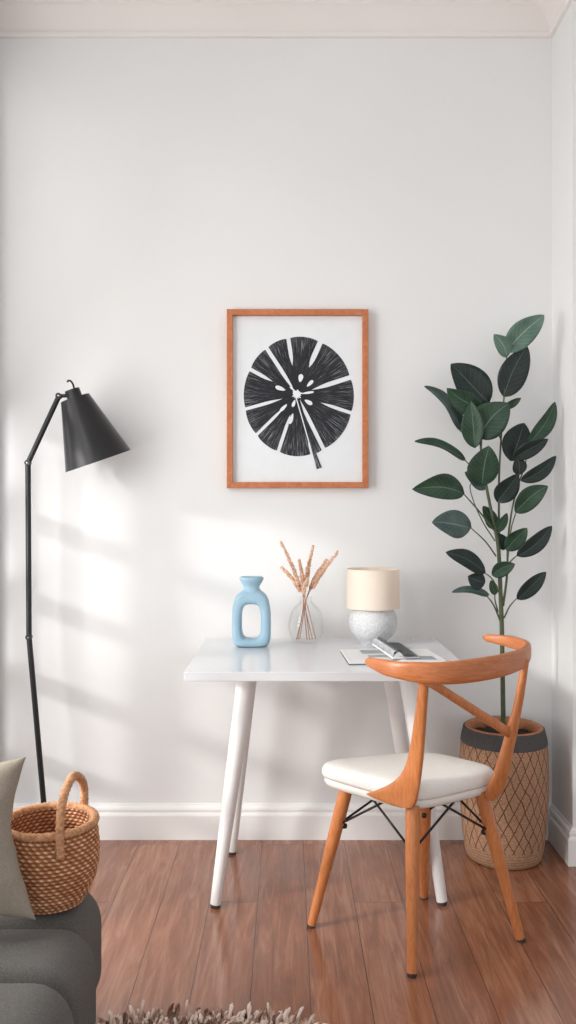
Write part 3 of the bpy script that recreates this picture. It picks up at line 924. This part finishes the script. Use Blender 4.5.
def rope(path, r, turns, closed=False, n=14, lump=0.16):
    b = B()
    N_ = len(path)
    def rr_(t): return r
    rings = []
    for i, p in enumerate(path):
        if closed: t = (path[(i + 1) % N_] - path[i - 1]).normalized()
        else: t = (path[min(i + 1, N_ - 1)] - path[max(i - 1, 0)]).normalized()
        s_ = t.cross(Vector((0.13, 0.21, 0.97)));  s_.normalize(); u_ = s_.cross(t)
        ring = []
        for k in range(n):
            q_ = 2 * PI * k / n
            rr2 = r * (1 + lump * math.sin(3 * q_ + turns * 2 * PI * i / N_))
            ring.append(b.verts.new(p + s_ * rr2 * math.cos(q_) + u_ * rr2 * math.sin(q_)))
        rings.append(ring)
    for i in range(N_ if closed else N_ - 1):
        for k in range(n):
            b.faces.new((rings[i][k], rings[i][(k + 1) % n], rings[(i + 1) % N_][(k + 1) % n], rings[(i + 1) % N_][k]))
    if not closed:
        b.faces.new(rings[0][::-1]); b.faces.new(rings[-1])
    return b
rim = [Vector((bx_ + 0.0975 * math.cos(2 * PI * i / 200), by_ + 0.0975 * math.sin(2 * PI * i / 200), BZ + BH + 0.005)) for i in range(200)]
obj('rim', rope(rim, 0.0085, 60, True), M['rope'], bt)
def bp_(a, r, z): return Vector((bx_ + r * math.cos(math.radians(a)), by_ + r * math.sin(math.radians(a)), BZ + z))
ha, hb2 = bp_(-64, 0.113, 0), bp_(60, 0.108, 0)
def hp(u, z): return ha.lerp(hb2, u) + Vector((0, 0, z))
hpath = spline([hp(0, BH - 0.035), hp(0.0, BH + 0.01), hp(0.03, BH + 0.055), hp(0.2, BH + 0.088), hp(0.5, BH + 0.102), hp(0.8, BH + 0.082), hp(0.98, BH + 0.05), hp(1.0, BH + 0.015), hp(1.0, BH - 0.02)], 120)
obj('handle', rope(hpath, 0.0088, 34), M['rope'], bt)

# ------------------------------------------------------------------ cushion
cu = B()
PC = []
NUc = 40
# corners of the cushion in space: bottom right, top right, top left, bottom left
cBR = Vector((-0.497, -1.480, 0.396)); cTR = Vector((-0.533, -1.425, 0.714)); cTL = Vector((-0.86, -1.42, 0.70)); cBL = Vector((-0.85, -1.50, 0.40))
nc = (cTR - cBR).cross(cTL - cTR).normalized()
if nc.y > 0: nc = -nc
ring_f = [[None] * (NUc + 1) for _ in range(NUc + 1)]; ring_b = [[None] * (NUc + 1) for _ in range(NUc + 1)]
for i in range(NUc + 1):
    for j in range(NUc + 1):
        u, v = i / NUc, j / NUc
        a, b2 = 2 * u - 1, 2 * v - 1
        # sides drawn in between the corners
        uu = 0.5 + a / 2 * (1 - 0.25 * (1 - abs(b2 - 0.12 * (1 - b2 * b2)) ** 1.5)); vv = 0.5 + b2 / 2 * (1 - 0.10 * (1 - abs(a) ** 2.5))
        p = (cBL.lerp(cBR, uu)).lerp(cTL.lerp(cTR, uu), vv)
        th = 0.055 * ((1 - a * a) ** 0.45) * ((1 - b2 * b2) ** 0.45)
        wr = 0.0035 * math.sin(9 * u + 5 * v) * (1 - b2 * b2) * (1 - a * a) + 0.004 * math.sin(26 * (u * 0.6 - v)) * max(0, abs(a) - 0.45) * (1 - b2 * b2)
        ed = i in (0, NUc) or j in (0, NUc)
        if ed: p = p + nc * 0.003 * math.sin(30 * (u + v))
        ring_f[i][j] = cu.verts.new(p + nc * (th + wr))
        ring_b[i][j] = ring_f[i][j] if ed else cu.verts.new(p - nc * th)
for i in range(NUc):
    for j in range(NUc):
        cu.faces.new((ring_f[i][j], ring_f[i + 1][j], ring_f[i + 1][j + 1], ring_f[i][j + 1]))
        cu.faces.new((ring_b[i][j], ring_b[i][j + 1], ring_b[i + 1][j + 1], ring_b[i + 1][j]))
tag(obj('throw_pillow', cu, M['linen'], sub=1), 'grey-beige linen throw pillow propped on the sofa in front of the basket', 'pillow')

# ------------------------------------------------------------------ rug
rx, ry, ra_, rb2 = -0.192, -1.594, 0.298, 0.46
def rug_edge(a, k=1.0): return (rx + ra_ * k * sgn(math.cos(a), 0.45), ry + rb2 * k * sgn(math.sin(a), 0.45))
rug = thing('shag_rug', 'small shaggy beige and brown yarn rug on the wooden floor', 'rug', (rx, ry, 0))
obj('backing', prism(B(), [Vector((*rug_edge(2 * PI * i / 64, 0.97), 0.001)) for i in range(64)], (0, 0, 0.009)), M['rug'], rug, smooth=False)
pb2 = B(); tl_ = pb2.verts.layers.float.new('tone')
rn = random.Random(3)
def tuft(x, y, dx, dy, L_, r, lift):
    d = Vector((dx, dy, 0)); d.normalize()
    pts = []
    N_ = 9
    for i in range(N_):
        t = i / (N_ - 1)
        pts.append(Vector((x, y, 0.008)) + d * L_ * (t ** 1.1) + Vector((0, 0, lift * L_ * math.sin(t * 1.9))))
    tone0 = rn.choice((0.08, 0.3, 0.65, 0.8, 0.95)) + 0.1 * rn.random()
    prev = None
    ph = rn.random() * 6
    for i, p in enumerate(pts):
        t = i / (N_ - 1)
        tg = (pts[min(i + 1, N_ - 1)] - pts[max(0, i - 1)]).normalized()
        s_ = tg.cross(Vector((0, 0, 1))); 
        if s_.length < .01: s_ = Vector((1, 0, 0))
        s_.normalize(); u_ = s_.cross(tg)
        rr_ = r * (0.9 + 0.35 * math.sin(PI * t)) * (1 if t < 0.86 else 0.6)
        ring = []
        for k in range(7):
            q_ = 2 * PI * k / 7
            lump = 1 + 0.28 * math.sin(2 * q_ + ph + 9 * t)
            v = pb2.verts.new(p + s_ * rr_ * lump * math.cos(q_) + u_ * rr_ * lump * math.sin(q_))
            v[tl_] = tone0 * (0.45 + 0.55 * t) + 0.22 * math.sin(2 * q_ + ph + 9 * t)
            ring.append(v)
        if prev:
            for k in range(7): pb2.faces.new((prev[k], prev[(k + 1) % 7], ring[(k + 1) % 7], ring[k]))
        prev = ring
    pb2.faces.new(prev)
gsp = 0.0125
ny = int(2 * rb2 / gsp); nx = int(2 * ra_ / gsp)
for i in range(nx + 1):
    for j in range(ny + 1):
        x = rx - ra_ + i * gsp + rn.uniform(-.006, .006); y = ry - rb2 + j * gsp + rn.uniform(-.006, .006)
        u, v = (x - rx) / ra_, (y - ry) / rb2
        if abs(u) ** 4.4 + abs(v) ** 4.4 > 0.93: continue
        m = 0.5
        dx = u * 0.9 + rn.uniform(-m, m); dy = (0.75 if v > 0 else -0.75) + rn.uniform(-m, m) * 0.7
        tuft(x, y, dx, dy, rn.uniform(0.020, 0.030), rn.uniform(0.0030, 0.0042), rn.uniform(0.2, 0.45))
for i in range(150):   # longer ends along the rim
    a = 2 * PI * i / 150 + rn.uniform(-.02, .02)
    x, y = rug_edge(a, 0.93)
    dx, dy = math.cos(a) * 1.0 + rn.uniform(-.5, .5), math.sin(a) + rn.uniform(-.3, .3)
    if abs(dy) < .3: dy += 0.2
    tuft(x, y, dx, dy, rn.uniform(0.026, 0.050), rn.uniform(0.0034, 0.0046), rn.uniform(0.25, 0.7))
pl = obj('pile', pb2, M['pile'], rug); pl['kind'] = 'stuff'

# ------------------------------------------------------------------ plant
PX, PY = 0.755, -0.172
plant = thing('potted_plant', 'tall leafy green plant in a woven pot in the corner behind the chair', 'plant', (PX, PY, 0))
pprof = smooth_prof([(0.110, 0.0), (0.124, 0.004), (0.132, 0.02), (0.137, 0.05), (0.145, 0.12), (0.1505, 0.20), (0.152, 0.27), (0.1515, 0.34), (0.149, 0.39), (0.145, 0.412)], 60)
pot = obj('pot', lathe(B(), [(0, pprof[0][1])] + pprof, (PX, PY, 0), 96, uvname='wrap'), M['pot'], plant)
obj('rim_band', lathe(B(), [(0.1475, 0.404), (0.149, 0.406), (0.1465, 0.425), (0.1425, 0.44), (0.139, 0.455), (0.1335, 0.456), (0.136, 0.43), (0.139, 0.41), (0.139, 0.404), (0.1475, 0.404)], (PX, PY, 0), 96), M['band'], pot, autosmooth=40)
obj('liner', lathe(B(), [(0.1338, 0.452), (0.133, 0.459), (0.129, 0.461), (0.120, 0.456), (0.114, 0.445), (0.112, 0.40), (0.118, 0.40), (0.1335, 0.44)], (PX, PY, 0), 72), M['liner'], pot)
sb_ = B(); lathe(sb_, [(0, 0.432), (0.03, 0.432), (0.06, 0.43), (0.09, 0.427), (0.122, 0.424), (0.122, 0.40), (0, 0.40)], (PX, PY, 0), 60)
for v in sb_.verts:
    if v.co.z > 0.41: v.co.z += random.uniform(-0.004, 0.006)
obj('soil', sb_, M['soil'], plant)
def pp(px, py, dy=0.0): return at(px, py, PY + dy)
def stemobj(pts, r0_, r1_):
    path = spline([pp(*p) for p in pts], 8 * (len(pts) - 1))
    obj('stem', sweep(B(), path, lambda t: r0_ + (r1_ - r0_) * t, lambda t: r0_ + (r1_ - r0_) * t, up=(0, 1, 0), n=10), M['plantstem'], plant)
STEMS = [
 ([(503.5, 742, 0), (502, 637, 0), (500, 580, 0.0), (498, 545, 0.0), (492, 515, -.01), (486, 484, -.02), (481, 450, -.03), (483, 425, -.03)], .0085, .0035),
 ([(502, 622, 0), (500, 575, .02), (499, 530, .02), (499, 480, .02), (501, 440, .02), (504, 398, .01), (507, 354, 0)], .005, .0022),
 ([(503, 606, 0), (507, 575, .0), (508, 540, .01), (512, 510, .01), (518, 482, .0), (520, 462, .0)], .0045, .002),
 ([(507, 565, .0), (511, 530, .0), (516, 512, -.0)], .003, .0018),
 ([(500, 620, 0), (493, 604, -.01), (485, 594, -.02)], .0035, .0018),
 ([(498, 612, .0), (495, 600, .0), (495, 592, .0)], .0028, .0016),
 ([(504, 618, 0), (510, 606, -.01), (518, 597, -.02)], .0032, .0016),
 ([(500, 595, 0), (493, 580, -.02), (484, 572, -.03)], .003, .0016),
 ([(496, 556, 0), (485, 541, -.02), (470, 527, -.04)], .003, .0018),
 ([(494, 530, -.01), (478, 510, -.03), (463, 493, -.05)], .0034, .002),
 ([(507, 565, 0), (514, 558, -.01), (518, 555, -.02)], .0028, .0016),
 ([(487, 487, -.02), (474, 470, -.03), (464, 459, -.04)], .003, .0018),
 ([(482, 445, -.03), (468, 437, -.02), (457, 428, -.01)], .003, .0018),
 ([(516, 490, 0), (524, 468, .0), (530, 441, .01)], .0028, .0016),
 ([(501, 440, .02), (494, 420, .02), (488, 402, .01)], .0028, .0016),
 ([(495, 541, 0), (484, 524, -.005), (475, 505, .0), (470, 488, .0), (473, 481, -.005)], .0022, .0014)]
for s_ in STEMS: stemobj(*s_)

def leaf(base, tip, wpx, kind, db=0.0, dt=0.0, bend=0.10, fold=0.18, roll=0.0, tipsharp=1.0):
    b0 = pp(base[0], base[1], db); t0_ = pp(tip[0], tip[1], dt)
    ax = t0_ - b0; L_ = ax.length; ax.normalize()
    view = Vector((0, -1, 0.25))
    nr = (view - ax * view.dot(ax)).normalized()
    nr.rotate(Matrix.Rotation(roll, 3, ax))
    sd = ax.cross(nr)
    W = wpx * (D + PY) / F / 2 / max(0.5, math.cos(roll))
    b = B(); uvl = b.loops.layers.uv.new('leaf')
    NL, NWd = 18, 8
    V = []
    rl = random.Random(int(base[0] * 7 + base[1] * 13))
    tw = rl.uniform(-0.75, 0.75); cv = rl.uniform(-0.09, 0.09); asy = rl.uniform(-0.10, 0.10)
    nr0, sd0 = nr.copy(), sd.copy()
    for i in range(NL + 1):
        t = i / NL
        rot = Matrix.Rotation(tw * (t - 0.4), 3, ax); nr = rot @ nr0; sd = rot @ sd0
        wv = W * (math.sin(PI * t ** 0.86) ** 0.72) * (1 - 0.10 * t) * 1.04
        if i == NL: wv = W * 0.01
        if i == 0: wv = W * 0.05
        row = []
        for j in range(NWd + 1):
            c = 2 * j / NWd - 1
            rip = 0.02 * L_ * math.sin(7 * t + 2.2 * c) * abs(c)
            h = fold * wv * (abs(c) ** 1.4) - bend * L_ * (2 * t - 1) ** 2 * 0.6 + rip
            row.append(b.verts.new(b0 + ax * L_ * t + sd * (wv * c * (1 + asy * (1 if c > 0 else -1)) + cv * L_ * math.sin(PI * t)) + nr * (h + bend * L_ * 0.6)))
        V.append(row)
    for i in range(NL):
        for j in range(NWd):
            f = b.faces.new((V[i][j], V[i][j + 1], V[i + 1][j + 1], V[i + 1][j]))
            for lp, (ii, jj) in zip(f.loops, ((i, j), (i, j + 1), (i + 1, j + 1), (i + 1, j))):
                lp[uvl].uv = (jj / NWd, ii / NL)
    o = obj('leaf', b, M['leaf_' + kind], plant)
    sm = o.modifiers.new('thick', 'SOLIDIFY'); sm.thickness = 0.0012; sm.offset = 0
    return o
LEAVES = [
 ((506, 352), (544, 315), 25, 'pale', 0, -.02, .06, .2, .25), ((507, 357), (494, 334), 16, 'pale', 0, -.03, .06, .2, -.3),
 ((504, 397), (527, 346), 29, 'dark', .01, .0, .05, .12, .1), ((489, 403), (451, 364), 36, 'dark', .01, .03, .06, .25, -.1),
 ((462, 430), (425, 386), 19, 'grey', -.01, -.05, .12, .3, .5), ((482, 410), (447, 388), 21, 'mid', -.02, -.06, .08, .2, -.4),
 ((475, 448), (471, 401), 21, 'mid', -.03, -.05, .06, .3, -.3), ((479, 438), (509, 403), 35, 'mid', -.03, -.06, .06, .2, .1),
 ((503, 408), (521, 398), 7, 'mid', .0, -.02, .1, .3, .6), ((511, 461), (524, 423), 30, 'dark', .02, .04, .06, .2, .1),
 ((529, 443), (555, 402), 17, 'mid', .01, .02, .08, .3, .3), ((513, 459), (548, 439), 15, 'dark', .0, -.02, .1, .25, .4),
 ((519, 475), (517, 456), 15, 'dark', .0, -.01, .05, .2, .0), ((521, 481), (556, 456), 15, 'dark', .0, .0, .08, .25, .4),
 ((465, 460), (415, 441), 13, 'mid', -.04, -.08, .12, .3, .5), ((482, 485), (489, 446), 32, 'mid', -.03, -.07, .06, .2, .1),
 ((464, 494), (412, 489), 24, 'mid', -.05, -.09, .14, .3, -.3), ((486, 489), (465, 472), 18, 'grey', -.01, .0, .06, .2, .0),
 ((497, 502), (518, 474), 22, 'dark', .0, -.04, .06, .2, .2), ((515, 512), (548, 486), 21, 'mid', .0, -.03, .08, .25, .3),
 ((471, 528), (432, 522), 27, 'grey', -.04, -.07, .06, .2, -.2), ((496, 529), (483, 506), 16, 'mid', .0, .0, .06, .2, .3),
 ((497, 532), (507, 513), 11, 'mid', .0, -.02, .06, .2, .3), ((506, 550), (527, 528), 18, 'mid', .0, -.03, .06, .25, .3),
 ((504, 550), (496, 533), 12, 'dark', .01, .01, .06, .2, .0), ((517, 556), (552, 526), 17, 'dark', -.02, -.02, .08, .25, .3),
 ((485, 573), (446, 552), 20, 'dark', -.03, -.06, .1, .2, .3), ((485, 583), (468, 576), 18, 'dark', -.01, -.02, .06, .2, .0),
 ((489, 595), (452, 592), 10, 'grey', -.02, -.05, .1, .25, .6), ((492, 575), (515, 564), 15, 'mid', -.01, -.04, .08, .25, .3),
 ((495, 595), (491, 580), 9, 'mid', .0, -.01, .05, .2, .0), ((517, 599), (546, 572), 16, 'dark', -.02, -.03, .08, .22, .3)]
for l in LEAVES: leaf(*l)

# ------------------------------------------------------------------ light
wd = bpy.data.worlds.new('world'); scene.world = wd; wd.use_nodes = True
wt = wd.node_tree
bgn = wt.nodes['Background']; bgn.inputs[0].default_value = (0.985, 0.99, 1.0, 1)
gtc = wt.nodes.new('ShaderNodeTexCoord'); gsx = wt.nodes.new('ShaderNodeSeparateXYZ'); wt.links.new(gtc.outputs['Generated'], gsx.inputs[0])
def wm(op, a, b2):
    nd = wt.nodes.new('ShaderNodeMath'); nd.operation = op
    for q_, v_ in enumerate((a, b2)):
        if isinstance(v_, (int, float)): nd.inputs[q_].default_value = v_
        else: wt.links.new(v_, nd.inputs[q_])
    return nd.outputs[0]
wx = wm('MULTIPLY', gsx.outputs[0], -0.55)
wz = wm('MULTIPLY', wm('MAXIMUM', gsx.outputs[2], 0.0), -0.75)
wt.links.new(wm('MAXIMUM', wm('ADD', wm('ADD', wx, wz), 1.30), 0.1), bgn.inputs[1])
sl = bpy.data.lights.new('sun', 'SUN'); sl.energy = 1.6; sl.angle = math.radians(5.0); sl.color = (1.0, 0.965, 0.92)
so = bpy.data.objects.new('sun', sl); COL.objects.link(so)
so.rotation_euler = Vector((2.0, 1.0, -0.74)).to_track_quat('-Z', 'Y').to_euler()
so.location = (-4, -2.5, 3)

al = bpy.data.lights.new('sky_fill', 'AREA'); al.shape = 'RECTANGLE'; al.size = 1.4; al.size_y = 1.7; al.energy = 80; al.color = (1.0, 0.985, 0.96)  # area lamp added outside the second window to lift light from the left
ao = bpy.data.objects.new('sky_fill', al); COL.objects.link(ao)
ao.location = (-1.6, -1.75, 1.5); ao.rotation_euler = Vector((1, 0.12, -0.1)).to_track_quat('-Z', 'Y').to_euler()

cam = bpy.data.cameras.new('camera'); co = bpy.data.objects.new('camera', cam); COL.objects.link(co)
co.location = (0, -D, H); co.rotation_euler = (PI / 2, 0, 0)
cam.sensor_fit = 'VERTICAL'; cam.sensor_height = 36.0; cam.lens = 36.0 * F / 1024
cam.shift_y = -4 / 1024; cam.clip_start = 0.05
scene.camera = co
scene.view_settings.view_transform = 'Standard'
scene.view_settings.look = 'None'
scene.view_settings.exposure = 0.0
scene.cycles.use_denoising = True
scene.cycles.max_bounces = 10
scene.cycles.transparent_max_bounces = 16
